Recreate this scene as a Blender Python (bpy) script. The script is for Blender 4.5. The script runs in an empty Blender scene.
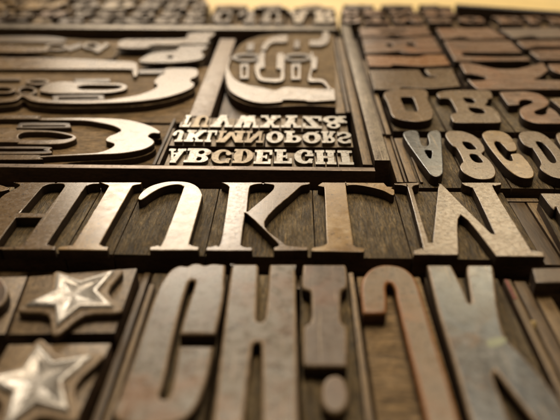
import bpy, bmesh, math, random
import numpy as np
from mathutils import Vector

random.seed(7)
sc = bpy.context.scene
COL = sc.collection
MM = 0.001

# ------------------------------------------------------------------ camera
FPX = 612.0                                   # focal length in pixels of a 560 px wide picture
PITCH = math.atan2(360.0, FPX)                # camera looks down by this much
CAMH = 125.0 * math.cos(PITCH)                # mm above the printing faces
YAW = math.atan2(17.0 * math.cos(PITCH), FPX)
cam = bpy.data.cameras.new('camera')
cam_o = bpy.data.objects.new('camera', cam)
COL.objects.link(cam_o)
cam.sensor_width = 36.0
cam.lens = FPX / 560.0 * 36.0
cam.clip_start = 0.004
cam.clip_end = 50.0
cam_o.location = (0, 0, CAMH * MM)
cam_o.rotation_euler = (math.pi / 2 - PITCH, 0, YAW)
cam.dof.use_dof = True
cam.dof.focus_distance = 125.0 * FPX / 332.0 * MM
cam.dof.aperture_fstop = cam.lens / 5.1
cam.dof.aperture_blades = 0
sc.camera = cam_o

# ------------------------------------------------------------------ light
w = bpy.data.worlds.new('World')
sc.world = w
w.use_nodes = True
w.node_tree.nodes['Background'].inputs['Color'].default_value = (1.0, 0.74, 0.48, 1)
w.node_tree.nodes['Background'].inputs['Strength'].default_value = 0.055


def area(name, loc, target, sx, sy, power, col):
    l = bpy.data.lights.new(name, 'AREA')
    l.shape = 'RECTANGLE'
    l.size, l.size_y = sx, sy
    l.energy = power
    l.color = col
    o = bpy.data.objects.new(name, l)
    COL.objects.link(o)
    o.location = loc
    d = Vector(target) - Vector(loc)
    o.rotation_euler = d.to_track_quat('-Z', 'Y').to_euler()
    return o


area('key_lamp', (-0.25, 1.15, 0.58), (0, 0.2, 0), 0.34, 0.24, 2.5, (1.0, 0.86, 0.69))  # unseen key lamp at the back, placed so its glare falls on the J
area('right_lamp', (0.42, 1.15, 0.62), (0.05, 0.2, 0), 0.30, 0.24, 1.2, (1.0, 0.80, 0.52))
area('overhead_fill', (0.05, 0.60, 1.1), (0, 0.2, 0), 0.7, 0.5, 8.5, (1.0, 0.805, 0.585))  # soft overhead fill, added for diffuse light
area('far_sheen_fill', (-0.35, 2.5, 0.95), (0, 0.35, 0), 1.3, 0.5, 10.0, (1.0, 0.83, 0.62))  # added low behind the table to lift the sheen on far faces
sc.view_settings.view_transform = 'Standard'
sc.view_settings.look = 'None'
sc.view_settings.exposure = 0.42
sc.view_settings.gamma = 1.0

# ------------------------------------------------------------------ geometry helpers
cp, sp = math.cos(PITCH), math.sin(PITCH)
cy, sy = math.cos(YAW), math.sin(YAW)


def U(x, y, z=0.0):
    """where the sight line through a point of the photograph meets the level z (mm)"""
    u, v = (x - 280.0) / FPX, (y - 210.0) / FPX
    fwd, up = cp - v * sp, -sp - v * cp
    X, Y = u * cy - fwd * sy, u * sy + fwd * cy
    t = (z - CAMH) / up
    return (X * t, Y * t)


def T(x0, y0, s, pts, z=0.0):
    return [U(x0 + p[0] / s, y0 + p[1] / s, z) + tuple(p[2:]) for p in pts]


def px(pts, z=0.0):
    return [U(p[0], p[1], z) + tuple(p[2:]) for p in pts]


def smooth(pts, n=5):
    """closed Catmull-Rom through the points; a third value 1 marks a sharp corner"""
    N = len(pts)
    out = []
    for i in range(N):
        a, b = pts[i], pts[(i + 1) % N]
        ca, cb = len(a) > 2, len(b) > 2
        out.append((a[0], a[1]))
        if ca and cb:
            continue
        p0 = pts[i - 1] if not ca else a
        p3 = pts[(i + 2) % N] if not cb else b
        for k in range(1, n):
            t = k / n
            t2, t3 = t * t, t * t * t
            out.append(tuple(0.5 * (2 * a[j] + (b[j] - p0[j]) * t + (2 * p0[j] - 5 * a[j] + 4 * b[j] - p3[j]) * t2
                                    + (3 * a[j] - p0[j] - 3 * b[j] + p3[j]) * t3) for j in (0, 1)))
    return out


def corners(pts):
    return [(p[0], p[1], 1) for p in pts]


def empty(name, loc, label, cat, group=None):
    o = bpy.data.objects.new(name, None)
    o.empty_display_size = 0.004
    COL.objects.link(o)
    o.location = Vector(loc) * MM
    o['label'] = label
    o['category'] = cat
    if group:
        o['group'] = group
    return o


def link(name, me, parent=None, loc=None):
    o = bpy.data.objects.new(name, me)
    COL.objects.link(o)
    if parent is not None:
        o.parent = parent
    if loc is not None:
        o.location = Vector(loc) * MM
    return o


def tidy(lp, bev):
    """drop crowded points and blunt needle-sharp corners so the rounded edge stays clean"""
    out = []
    for p in lp:
        if not out or math.dist(p, out[-1]) > bev * .9:
            out.append(p)
    while len(out) > 3 and math.dist(out[0], out[-1]) < bev * .9:
        out.pop()
    res = []
    n = len(out)
    for i in range(n):
        a, b, c = Vector(out[i - 1]), Vector(out[i]), Vector(out[(i + 1) % n])
        u, v = a - b, c - b
        if u.length > 1e-6 and v.length > 1e-6 and u.angle(v) < math.radians(50):
            k = bev * 1.5
            res.append(tuple(b + u.normalized() * min(k, u.length * .45)))
            res.append(tuple(b + v.normalized() * min(k, v.length * .45)))
        else:
            res.append(tuple(b))
    return res


def ragged(lp, bev, rj):
    """hand-cut edge: a little unevenness along the outline and a nick here and there"""
    out = []
    n = len(lp)
    step = bev * 6
    amp = bev * .16
    for i in range(n):
        a, b = lp[i], lp[(i + 1) % n]
        d = math.dist(a, b)
        out.append(a)
        k = int(d / step)
        for q in range(1, k):
            t = (q + rj.uniform(-.25, .25)) / k
            m = rj.uniform(-1, 1) * amp * (2.6 if rj.random() < .06 else 1)
            out.append((a[0] + (b[0] - a[0]) * t - (b[1] - a[1]) / d * m, a[1] + (b[1] - a[1]) * t + (b[0] - a[0]) / d * m))
    return out


def relief(name, loops, ztop, depth, bev, mats, parent=None, origin=(0, 0, 0), grow=0.0):
    """extruded outline with holes; loops in mm; mats = (face, wall)"""
    cu = bpy.data.curves.new(name, 'CURVE')
    cu.dimensions = '2D'
    cu.fill_mode = 'BOTH'
    cu.bevel_depth = bev * MM
    cu.bevel_resolution = 2
    cu.offset = (grow - bev) * MM
    cu.extrude = max(0.01, depth / 2 - bev) * MM
    rj = random.Random(int(abs(origin[0] * 37 + origin[1] * 11)) + len(loops))
    for lp in loops:
        lp = ragged(tidy(lp, bev), bev, rj)
        s = cu.splines.new('POLY')
        s.points.add(len(lp) - 1)
        for q, p in zip(s.points, lp):
            q.co = ((p[0] - origin[0]) * MM, (p[1] - origin[1]) * MM, 0, 1)
        s.use_cyclic_u = True
    tmp = bpy.data.objects.new(name, cu)
    COL.objects.link(tmp)
    bpy.context.view_layer.update()
    dg = bpy.context.evaluated_depsgraph_get()
    me = bpy.data.meshes.new_from_object(tmp.evaluated_get(dg))
    bpy.data.objects.remove(tmp)
    bpy.data.curves.remove(cu)
    me.name = name
    zc = (ztop - depth / 2 - origin[2]) * MM
    for v in me.vertices:
        v.co.z += zc
    me.materials.clear()
    me.materials.append(mats[0])
    me.materials.append(mats[1])
    if len(mats) > 2:
        me.materials.append(mats[2])
    for f in me.polygons:
        f.material_index = 0 if f.normal.z > 0.35 else 1
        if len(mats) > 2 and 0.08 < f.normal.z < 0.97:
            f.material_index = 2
        f.use_smooth = True
    me.set_sharp_from_angle(angle=math.radians(35))
    return link(name, me, parent)


def prism(name, poly, z0, z1, bev, mat, parent=None, origin=(0, 0, 0), wob=0.0, side=None):
    """solid block over a convex outline (mm), edges rounded"""
    bm = bmesh.new()
    a = 0.0
    n = len(poly)
    for i in range(n):
        a += poly[i][0] * poly[(i + 1) % n][1] - poly[(i + 1) % n][0] * poly[i][1]
    if a < 0:
        poly = poly[::-1]
    lo = [bm.verts.new(((p[0] - origin[0]) * MM, (p[1] - origin[1]) * MM, (z0 - origin[2]) * MM)) for p in poly]
    hi = [bm.verts.new(((p[0] - origin[0]) * MM, (p[1] - origin[1]) * MM,
                        (z1 - origin[2] + random.uniform(-wob, wob)) * MM)) for p in poly]
    bm.faces.new(lo[::-1])
    bm.faces.new(hi)
    for i in range(n):
        bm.faces.new((lo[i], lo[(i + 1) % n], hi[(i + 1) % n], hi[i]))
    if bev:
        es = [e for e in bm.edges if not (e.verts[0] in lo and e.verts[1] in lo)]
        bmesh.ops.bevel(bm, geom=es, offset=bev * MM, segments=2, affect='EDGES', profile=0.6)
    me = bpy.data.meshes.new(name)
    bm.to_mesh(me)
    bm.free()
    me.materials.append(mat)
    if side:
        me.materials.append(side)
    for f in me.polygons:
        f.use_smooth = True
        if side and f.normal.z < .3:
            f.material_index = 1
    me.set_sharp_from_angle(angle=math.radians(40))
    return link(name, me, parent)


# ------------------------------------------------------------------ materials
def ramp(nt, fac, stops):
    r = nt.nodes.new('ShaderNodeValToRGB')
    e = r.color_ramp.elements
    while len(e) < len(stops):
        e.new(0.5)
    for el, (p, c) in zip(e, stops):
        el.position = p
        el.color = tuple(c) + (1,)
    nt.links.new(fac, r.inputs['Fac'])
    return r.outputs['Color']


def material(name, c0, c1, c2=None, rough=(0.3, 0.5), metal=0.0, scale=(1, 1, 1), n1=160, n2=1400, speck=0.5,
             bump=0.25, bumpd=0.00012, spec=0.5, scratch=0.0, coat=0.0, patina=None, pn=38, pits=0.0, lines=0.0):
    m = bpy.data.materials.new(name)
    m.use_nodes = True
    nt = m.node_tree
    b = nt.nodes['Principled BSDF']
    N, L = nt.nodes.new, nt.links.new
    tc = N('ShaderNodeTexCoord')
    oi = N('ShaderNodeObjectInfo')
    off = N('ShaderNodeVectorMath')
    off.operation = 'SCALE'
    off.inputs[0].default_value = (3.1, 1.7, 2.3)
    L(oi.outputs['Random'], off.inputs['Scale'])
    add = N('ShaderNodeVectorMath')
    add.operation = 'ADD'
    L(tc.outputs['Object'], add.inputs[0])
    L(off.outputs[0], add.inputs[1])
    mp = N('ShaderNodeMapping')
    mp.inputs['Scale'].default_value = scale
    L(add.outputs[0], mp.inputs['Vector'])

    def noise(s, d, r=0.6, dist=0.0, vec=None):
        n = N('ShaderNodeTexNoise')
        n.inputs['Scale'].default_value = s
        n.inputs['Detail'].default_value = d
        n.inputs['Roughness'].default_value = r
        n.inputs['Distortion'].default_value = dist
        L(vec or mp.outputs['Vector'], n.inputs['Vector'])
        return n.outputs['Fac']
    big = noise(n1, 5, 0.62, 0.4)
    fine = noise(n2, 4, 0.7)
    st = [(0.30, c0), (0.68, c1)] if c2 is None else [(0.28, c0), (0.5, c1), (0.74, c2)]
    col = ramp(nt, big, st)
    fm = ramp(nt, fine, [(0.35, (1 - speck,) * 3), (0.62, (1.12,) * 3)])
    mx = N('ShaderNodeMixRGB')
    mx.blend_type = 'MULTIPLY'
    mx.inputs['Fac'].default_value = 1
    L(col, mx.inputs[1])
    L(fm, mx.inputs[2])
    # piece to piece variation
    hs = N('ShaderNodeHueSaturation')
    mr = N('ShaderNodeMapRange')
    mr.inputs['To Min'].default_value = 0.82
    mr.inputs['To Max'].default_value = 1.18
    L(oi.outputs['Random'], mr.inputs['Value'])
    L(mr.outputs[0], hs.inputs['Value'])
    hs.inputs['Saturation'].default_value = 1.0 if metal else 1.1
    L(mx.outputs[0], hs.inputs['Color'])
    L(hs.outputs[0], b.inputs['Base Color'])
    rr = N('ShaderNodeMapRange')
    rr.inputs['From Min'].default_value = 0.3
    rr.inputs['From Max'].default_value = 0.7
    rr.inputs['To Min'].default_value, rr.inputs['To Max'].default_value = rough
    L(noise(n1 * 2.7, 5, 0.7), rr.inputs['Value'])
    L(rr.outputs[0], b.inputs['Roughness'])
    b.inputs['Metallic'].default_value = metal
    b.inputs['Specular IOR Level'].default_value = spec
    b.inputs['Coat Weight'].default_value = coat
    b.inputs['Coat Roughness'].default_value = 0.25
    h = fine
    colour = hs.outputs[0]
    if patina:
        for k, (pc, lo, hi, ss) in enumerate(patina):
            pv = N('ShaderNodeVectorMath')
            pv.operation = 'ADD'
            pv.inputs[1].default_value = (.37 * k + .1, .21 * k, .4)
            L(add.outputs[0], pv.inputs[0])
            pf = ramp(nt, noise(pn * ss, 5, .62, .8, pv.outputs[0]), [(lo, (0, 0, 0)), (hi, (1, 1, 1))])
            pm = N('ShaderNodeMixRGB')
            L(pf, pm.inputs['Fac'])
            L(colour, pm.inputs[1])
            pm.inputs[2].default_value = tuple(pc) + (1,)
            colour = pm.outputs[0]
    if pits:
        vo = N('ShaderNodeTexVoronoi')
        vo.inputs['Scale'].default_value = 620
        vo.inputs['Randomness'].default_value = 1
        L(add.outputs[0], vo.inputs['Vector'])
        gate = ramp(nt, noise(330, 3, .6, 0, add.outputs[0]), [(.47, (0, 0, 0)), (.6, (.34, .34, .34))])
        lt = N('ShaderNodeMath')
        lt.operation = 'LESS_THAN'
        L(vo.outputs['Distance'], lt.inputs[0])
        L(gate, lt.inputs[1])
        pk = N('ShaderNodeMath')
        pk.operation = 'MULTIPLY'
        pk.inputs[1].default_value = pits
        L(lt.outputs[0], pk.inputs[0])
        pm = N('ShaderNodeMixRGB')
        L(pk.outputs[0], pm.inputs['Fac'])
        L(colour, pm.inputs[1])
        pm.inputs[2].default_value = (.035, .022, .012, 1)
        colour = pm.outputs[0]
        mm0 = N('ShaderNodeMath')
        mm0.operation = 'MULTIPLY_ADD'
        mm0.inputs[1].default_value = -.8
        L(pk.outputs[0], mm0.inputs[0])
        L(h, mm0.inputs[2])
        h = mm0.outputs[0]
    if lines:
        for rot, sx_ in ((.5, 1500), (-.35, 1900), (1.45, 1300)):
            ml = N('ShaderNodeMapping')
            ml.inputs['Rotation'].default_value = (0, 0, rot)
            ml.inputs['Scale'].default_value = (1, .022, 1)
            L(add.outputs[0], ml.inputs['Vector'])
            ln = noise(sx_, 2, .5, .15, ml.outputs['Vector'])
            lr = ramp(nt, ln, [(.685, (0, 0, 0)), (.72, (lines,) * 3)])
            pm = N('ShaderNodeMixRGB')
            L(lr, pm.inputs['Fac'])
            L(colour, pm.inputs[1])
            pm.inputs[2].default_value = (.55, .45, .32, 1) if rot > 0 else (.06, .04, .025, 1)
            colour = pm.outputs[0]
            mm0 = N('ShaderNodeMath')
            mm0.operation = 'MULTIPLY_ADD'
            mm0.inputs[1].default_value = -.9
            L(lr, mm0.inputs[0])
            L(h, mm0.inputs[2])
            h = mm0.outputs[0]
    if colour is not hs.outputs[0]:
        L(colour, b.inputs['Base Color'])
    if scratch:
        m2 = N('ShaderNodeMapping')
        m2.inputs['Scale'].default_value = (1, .11, 1) if scratch > .5 else (.11, 1, 1)
        L(add.outputs[0], m2.inputs['Vector'])
        sv = noise(950, 3, .6, 1.6, m2.outputs['Vector'])
        stc = ramp(nt, sv, [(0.36, (.45, .45, .45)), (0.52, (1, 1, 1)), (0.70, (1.75, 1.7, 1.6))])
        m3 = N('ShaderNodeMixRGB')
        m3.blend_type = 'MULTIPLY'
        m3.inputs['Fac'].default_value = .85
        L(colour, m3.inputs[1])
        L(stc, m3.inputs[2])
        L(m3.outputs[0], b.inputs['Base Color'])
        mm_ = N('ShaderNodeMath')
        mm_.operation = 'MULTIPLY_ADD'
        mm_.inputs[1].default_value = scratch * 2
        L(sv, mm_.inputs[0])
        L(fine, mm_.inputs[2])
        h = mm_.outputs[0]
    bp = N('ShaderNodeBump')
    bp.inputs['Strength'].default_value = bump
    bp.inputs['Distance'].default_value = bumpd
    L(h, bp.inputs['Height'])
    L(bp.outputs[0], b.inputs['Normal'])
    return m


M = {}
M['face'] = material('worn_maple_face', (.15, .10, .054), (.195, .133, .073), (.235, .165, .094), rough=(.15, .36), n1=240, n2=1900, speck=.5, bump=.09, coat=.15, pits=0.75, lines=0.35, patina=[((.14,.095,.053), .54, .72, 2.0)], spec=.65)
M['face_gold'] = material('golden_maple_face', (.20, .128, .056), (.31, .21, .10), (.38, .27, .14), rough=(.15, .34), n1=110, n2=1500, speck=.25, bump=.08, coat=.15, pits=0.6, lines=0.3, patina=[((.20,.125,.06), .54, .72, 1.6), ((.44,.33,.19), .55, .7, 2.6)], spec=.6)
M['face_pale'] = material('pale_polished_face', (.22, .16, .095), (.33, .255, .16), (.41, .325, .22), rough=(.2, .36), n1=110, n2=1500, speck=.2, bump=.06, coat=.3, pits=0.4, lines=0.3)
M['face_grey'] = material('inked_grey_face', (.15, .10, .066), (.155, .135, .105), (.20, .185, .155), rough=(.18, .4), n1=110, n2=1300, speck=.25, bump=.08, pits=0.7, lines=0.4, patina=[((.20,.115,.06), .50, .66, 1.0), ((.215,.205,.18), .52, .66, 1.5)], spec=.7)
M['face_steel'] = material('blue_grey_metal_face', (.13, .115, .098), (.155, .16, .158), (.20, .208, .21), rough=(.17, .36), metal=.35, n1=110, n2=1300, speck=.2, bump=.07, pits=0.5, lines=0.4, patina=[((.19,.12,.075), .55, .68, 1.0), ((.16,.178,.19), .44, .6, 1.3)], spec=.7)
M['face_copper'] = material('reddish_wood_face', (.21, .095, .04), (.29, .16, .08), (.27, .17, .10), rough=(.2, .36), n1=90, n2=1300, speck=.25, bump=.2, pits=0.5, lines=0.3)
M['face_pink'] = material('pinkish_wood_face', (.155, .098, .066), (.225, .15, .102), (.30, .208, .145), rough=(.16, .32), n1=90, n2=1200, speck=.25, bump=.09, scale=(.3, 1, 1), pits=0.6, lines=0.4, patina=[((.27,.15,.085), .5, .66, 1.0), ((.14,.095,.07), .55, .7, 1.4)], spec=.65)
M['face_brown'] = material('dark_brown_face', (.085, .06, .042), (.13, .097, .07), (.16, .12, .085), rough=(.28, .46), n1=90, n2=1300, speck=.3, bump=.09, pits=0.6, lines=0.4, patina=[((.15,.085,.05), .5, .66, 1.2)], spec=.6)
M['orn'] = material('ornament_face', (.105, .07, .039), (.18, .127, .076), (.25, .185, .115), rough=(.15, .33), n1=110, n2=1500, speck=.3, bump=.09, coat=.1, pits=0.6, lines=0.3, patina=[((.11,.075,.045), .52, .70, 1.3)], spec=.65)
M['face_tan'] = material('tan_grey_wood_face', (.215, .15, .092), (.26, .195, .13), (.235, .195, .15), rough=(.24, .42), n1=110, n2=1300, speck=.25, bump=.09, pits=0.6, lines=0.35, patina=[((.28,.165,.09), .55, .70, 1.2)], spec=.6)
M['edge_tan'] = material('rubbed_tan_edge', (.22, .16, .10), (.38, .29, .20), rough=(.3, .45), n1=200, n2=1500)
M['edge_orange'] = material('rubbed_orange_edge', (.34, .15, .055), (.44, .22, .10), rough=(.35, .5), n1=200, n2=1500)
M['ground_shallow'] = material('ornament_inner_ground', (.10, .07, .038), (.18, .13, .072), (.24, .18, .105), rough=(.6, .8), n1=200, n2=1300, speck=.4, bump=.5, bumpd=.0003, scratch=.4, spec=.15)
M['orn_dark'] = material('ornament_inner_face', (.06, .04, .024), (.10, .07, .042), (.15, .107, .065), rough=(.25, .45), n1=110, n2=1500, speck=.3, bump=.22)
M['wall_red'] = material('reddish_wood_side', (.05, .02, .009), (.10, .045, .02), rough=(.5, .75), n1=200, n2=1500, bump=.3)
M['wall'] = material('inked_shaded_side', (.02, .011, .006), (.05, .028, .015), rough=(.5, .75), n1=200, n2=1500, bump=.3)  # inked walls, made darker still for the shade on upright faces
M['ground'] = material('routed_wood_ground', (.06, .041, .017), (.125, .091, .044), (.215, .17, .10), rough=(.5, .7), n1=260, n2=1300, speck=.55, scale=(1, .32, 1), bump=.8, bumpd=.0004, scratch=.9, spec=.3)
M['ground_orn'] = material('ornament_ground', (.115, .079, .042), (.205, .146, .082), (.28, .205, .125), rough=(.6, .8), n1=200, n2=1300, speck=.4, scale=(.5, 1, 1), bump=.6, bumpd=.0003, scratch=.4, spec=.2)
M['body'] = material('dark_shaded_side', (.03, .017, .009), (.09, .054, .029), rough=(.5, .7), n1=150, n2=1200, scale=(.3, 1, 1), bump=.4)  # darker than the tops: shade on upright sides is put into the colour
M['strip'] = material('spacing_strip_wood', (.10, .064, .028), (.20, .137, .068), (.29, .21, .115), rough=(.4, .6), n1=260, n2=1500, speck=.5, scale=(1, .10, 1), bump=.5, bumpd=.0003, pits=0.6)
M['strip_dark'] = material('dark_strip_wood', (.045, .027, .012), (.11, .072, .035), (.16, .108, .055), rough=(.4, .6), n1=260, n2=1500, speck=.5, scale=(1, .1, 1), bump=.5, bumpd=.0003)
M['strip_pale'] = material('pale_strip', (.17, .125, .088), (.25, .192, .14), (.31, .245, .185), rough=(.35, .5), n1=120, n2=1300, speck=.2, bump=.15, pits=0.6, lines=0.3)
M['rule'] = material('grey_metal_rule', (.11, .088, .062), (.20, .165, .12), (.27, .23, .17), rough=(.28, .5), metal=.4, n1=240, n2=1800, speck=.45, bump=.35, bumpd=.0002, scale=(1, .35, 1), pits=0.8, lines=0.5)
M['rule_brown'] = material('brown_metal_rule', (.14, .105, .08), (.25, .195, .15), (.32, .25, .2), rough=(.3, .48), metal=.4, n1=200, n2=1500, speck=.3, bump=.2, scale=(.3, 1, 1), pits=0.6, lines=0.5)
M['lead'] = material('bright_type_metal', (.235, .22, .19), (.41, .395, .355), (.51, .495, .455), rough=(.3, .5), metal=.5, n1=330, n2=2500, speck=.35, bump=.3, pits=0.7, patina=[((.17,.13,.08), .54, .68, 7)])
M['lead_worn'] = material('ink_browned_type_metal', (.16, .12, .07), (.26, .205, .13), (.34, .28, .19), rough=(.36, .54), metal=.5, n1=260, n2=2500, speck=.3, bump=.25, pits=0.7)
M['lead_side'] = material('type_metal_side', (.08, .058, .034), (.17, .13, .08), rough=(.4, .6), metal=.2, n1=300, n2=2000, bump=.3)
M['lead_ground'] = material('browned_metal_ground', (.14, .10, .055), (.25, .19, .115), (.33, .265, .175), rough=(.4, .6), metal=.2, n1=400, n2=2000, bump=.3)
M['star'] = material('star_metal', (.27, .255, .23), (.43, .41, .38), (.53, .515, .485), rough=(.24, .46), metal=.55, n1=160, n2=1200, speck=.25, bump=.3, pits=0.6, lines=0.5, patina=[((.16,.12,.08), .56, .72, 3)])
M['mount'] = material('star_mount_wood', (.14, .098, .055), (.24, .175, .105), (.33, .25, .155), rough=(.35, .5), n1=140, n2=1100, speck=.45, scale=(1, .4, 1), bump=.5, bumpd=.0003, pits=0.6)
M['table'] = material('golden_table_wood', (.56, .34, .09), (.76, .58, .26), (.86, .76, .48), rough=(.35, .5), n1=4.0, n2=120, speck=.12, scale=(.3, 1, 1), bump=.1)
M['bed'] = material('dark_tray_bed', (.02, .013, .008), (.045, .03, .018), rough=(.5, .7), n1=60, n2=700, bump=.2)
M['crumb'] = material('yellow_crumb', (.6, .45, .2), (.75, .6, .3), rough=(.6, .8), n1=500, n2=3000)
M['fleck'] = material('pale_green_fleck', (.32, .36, .25), (.42, .45, .33), rough=(.5, .7), n1=500, n2=3000)
M['red'] = material('red_painted_tip', (.20, .04, .03), (.28, .08, .055), rough=(.4, .6), n1=300, n2=2000)

BASE = -23.3


def cen(poly):
    xs, ys = [p[0] for p in poly], [p[1] for p in poly]
    return ((min(xs) + max(xs)) / 2, (min(ys) + max(ys)) / 2, BASE)


def rect(x0, x1, yt, yb, z=0.0):
    """outline squared to the rows: left and right edge read at the far edge yt, near edge yb"""
    a, b = U(x0, yt, z), U(x1, yt, z)
    c = U((x0 + x1) / 2, yb, z)
    return [(a[0], c[1]), (b[0], c[1]), (b[0], a[1]), (a[0], a[1])]


def inset(poly, d):
    cx = sum(p[0] for p in poly) / len(poly)
    cy_ = sum(p[1] for p in poly) / len(poly)
    out = []
    for p in poly:
        out.append((p[0] - math.copysign(d, p[0] - cx), p[1] - math.copysign(d, p[1] - cy_)))
    return out


def type_block(label, body, pieces, ground=-3.5, face='face', gmat='ground', bev=.28, name='wood_type_block', group=None,
               cat='type block', wall='wall', gap=.12, ztop=0.0, n=5, bbev=.35, edge=None):
    """one piece of type: block_body with its routed ground, and the raised letter on it.
    pieces: list of (name, [outer, hole, ...]) in mm"""
    o = cen(body)
    t = empty(name, o, label, cat, group)
    prism('block_body', inset(body, gap), BASE, ground, bbev, M[gmat], t, o, .12, M['body'])
    base = [p for p in pieces if p[0] == 'letter_base']
    floor = -base[0][2] if base else ground
    for p in pieces:
        nm, loops = p[0], p[1]
        lp = [smooth(l, n) for l in loops]
        if nm == 'letter_base':
            relief(nm, lp, -p[2], -p[2] - ground + .4, bev, (M[p[3]], M[wall]) + ((M[edge],) if edge and p[3] == 'ground_shallow' else ()), t, o, grow=.06)
            continue
        low = p[2] if len(p) > 2 else 0.0
        relief(nm, lp, ztop - low, ztop - low - floor + .25, bev, (M[p[3] if len(p) > 3 else face], M[wall]) + ((M[edge],) if edge else ()), t, o)
    return t


def strip(label, poly, ztop, mat, name='spacing_strip', cat='spacing strip', group='wooden spacing strips', bev=.4, gap=.16, wob=.1):
    o = cen(poly)
    ob = prism(name, inset(poly, gap), BASE, ztop, bev, M[mat], None, o, wob, M['body'])  # sides get the dark colour, painted shade of the front faces
    ob.location = Vector(o) * MM
    ob['label'] = label
    ob['category'] = cat
    if group:
        ob['group'] = group
    return ob


# ------------------------------------------------------------------ slab letters as outlines (unit box)
GN = (44, 52)


def contour(fn):
    W, H = GN
    xs = np.linspace(-.06, 1.06, W)
    ys = np.linspace(-.06, 1.06, H)
    X, Y = np.meshgrid(xs, ys)
    F = fn(X, Y)
    seg = {}

    def ip(a, b, i0, j0, i1, j1):
        t = a / (a - b)
        return (round(xs[i0] + (xs[i1] - xs[i0]) * t, 6), round(ys[j0] + (ys[j1] - ys[j0]) * t, 6))
    for j in range(H - 1):
        for i in range(W - 1):
            a, b, c, d = F[j, i], F[j, i + 1], F[j + 1, i + 1], F[j + 1, i]
            k = (a < 0) | ((b < 0) << 1) | ((c < 0) << 2) | ((d < 0) << 3)
            if k in (0, 15):
                continue
            e = {}
            if (a < 0) != (b < 0): e[0] = ip(a, b, i, j, i + 1, j)
            if (b < 0) != (c < 0): e[1] = ip(b, c, i + 1, j, i + 1, j + 1)
            if (d < 0) != (c < 0): e[2] = ip(d, c, i, j + 1, i + 1, j + 1)
            if (a < 0) != (d < 0): e[3] = ip(a, d, i, j, i, j + 1)
            tab = {1: [(3, 0)], 2: [(0, 1)], 3: [(3, 1)], 4: [(1, 2)], 5: [(3, 2), (1, 0)], 6: [(0, 2)], 7: [(3, 2)],
                   8: [(2, 3)], 9: [(2, 0)], 10: [(0, 3), (2, 1)], 11: [(2, 1)], 12: [(1, 3)], 13: [(1, 0)], 14: [(0, 3)]}
            for p, q in tab[int(k)]:
                seg[e[p]] = e[q]
    loops = []
    while seg:
        s = next(iter(seg))
        lp = [s]
        cur = seg.pop(s)
        while cur != s and cur in seg:
            lp.append(cur)
            cur = seg.pop(cur)
        # drop points on straight runs
        out = []
        n = len(lp)
        for i in range(n):
            p, q, r = lp[i - 1], lp[i], lp[(i + 1) % n]
            ar = abs((q[0] - p[0]) * (r[1] - p[1]) - (r[0] - p[0]) * (q[1] - p[1]))
            if ar > 1e-5:
                out.append(q)
        if len(out) >= 3:
            loops.append(out)
    return loops


def bx(x0, y0, x1, y1):
    return lambda X, Y: np.maximum(np.abs(X - (x0 + x1) / 2) - abs(x1 - x0) / 2, np.abs(Y - (y0 + y1) / 2) - abs(y1 - y0) / 2)


def el(cx, cy_, rx, ry):
    return lambda X, Y: (np.sqrt(((X - cx) / rx) ** 2 + ((Y - cy_) / ry) ** 2) - 1) * min(rx, ry)


def pa(x0, y0, x1, y1, w_):
    return lambda X, Y: np.maximum(np.abs(X - (x0 + (x1 - x0) * (Y - y0) / (y1 - y0))) - w_ / 2,
                                   np.maximum(min(y0, y1) - Y, Y - max(y0, y1)))


def un(*f):
    return lambda X, Y: np.minimum.reduce([g(X, Y) for g in f])


def sub(a, *f):
    return lambda X, Y: np.maximum.reduce([a(X, Y)] + [-g(X, Y) for g in f])


def inter(a, b):
    return lambda X, Y: np.maximum(a(X, Y), b(X, Y))


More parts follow.
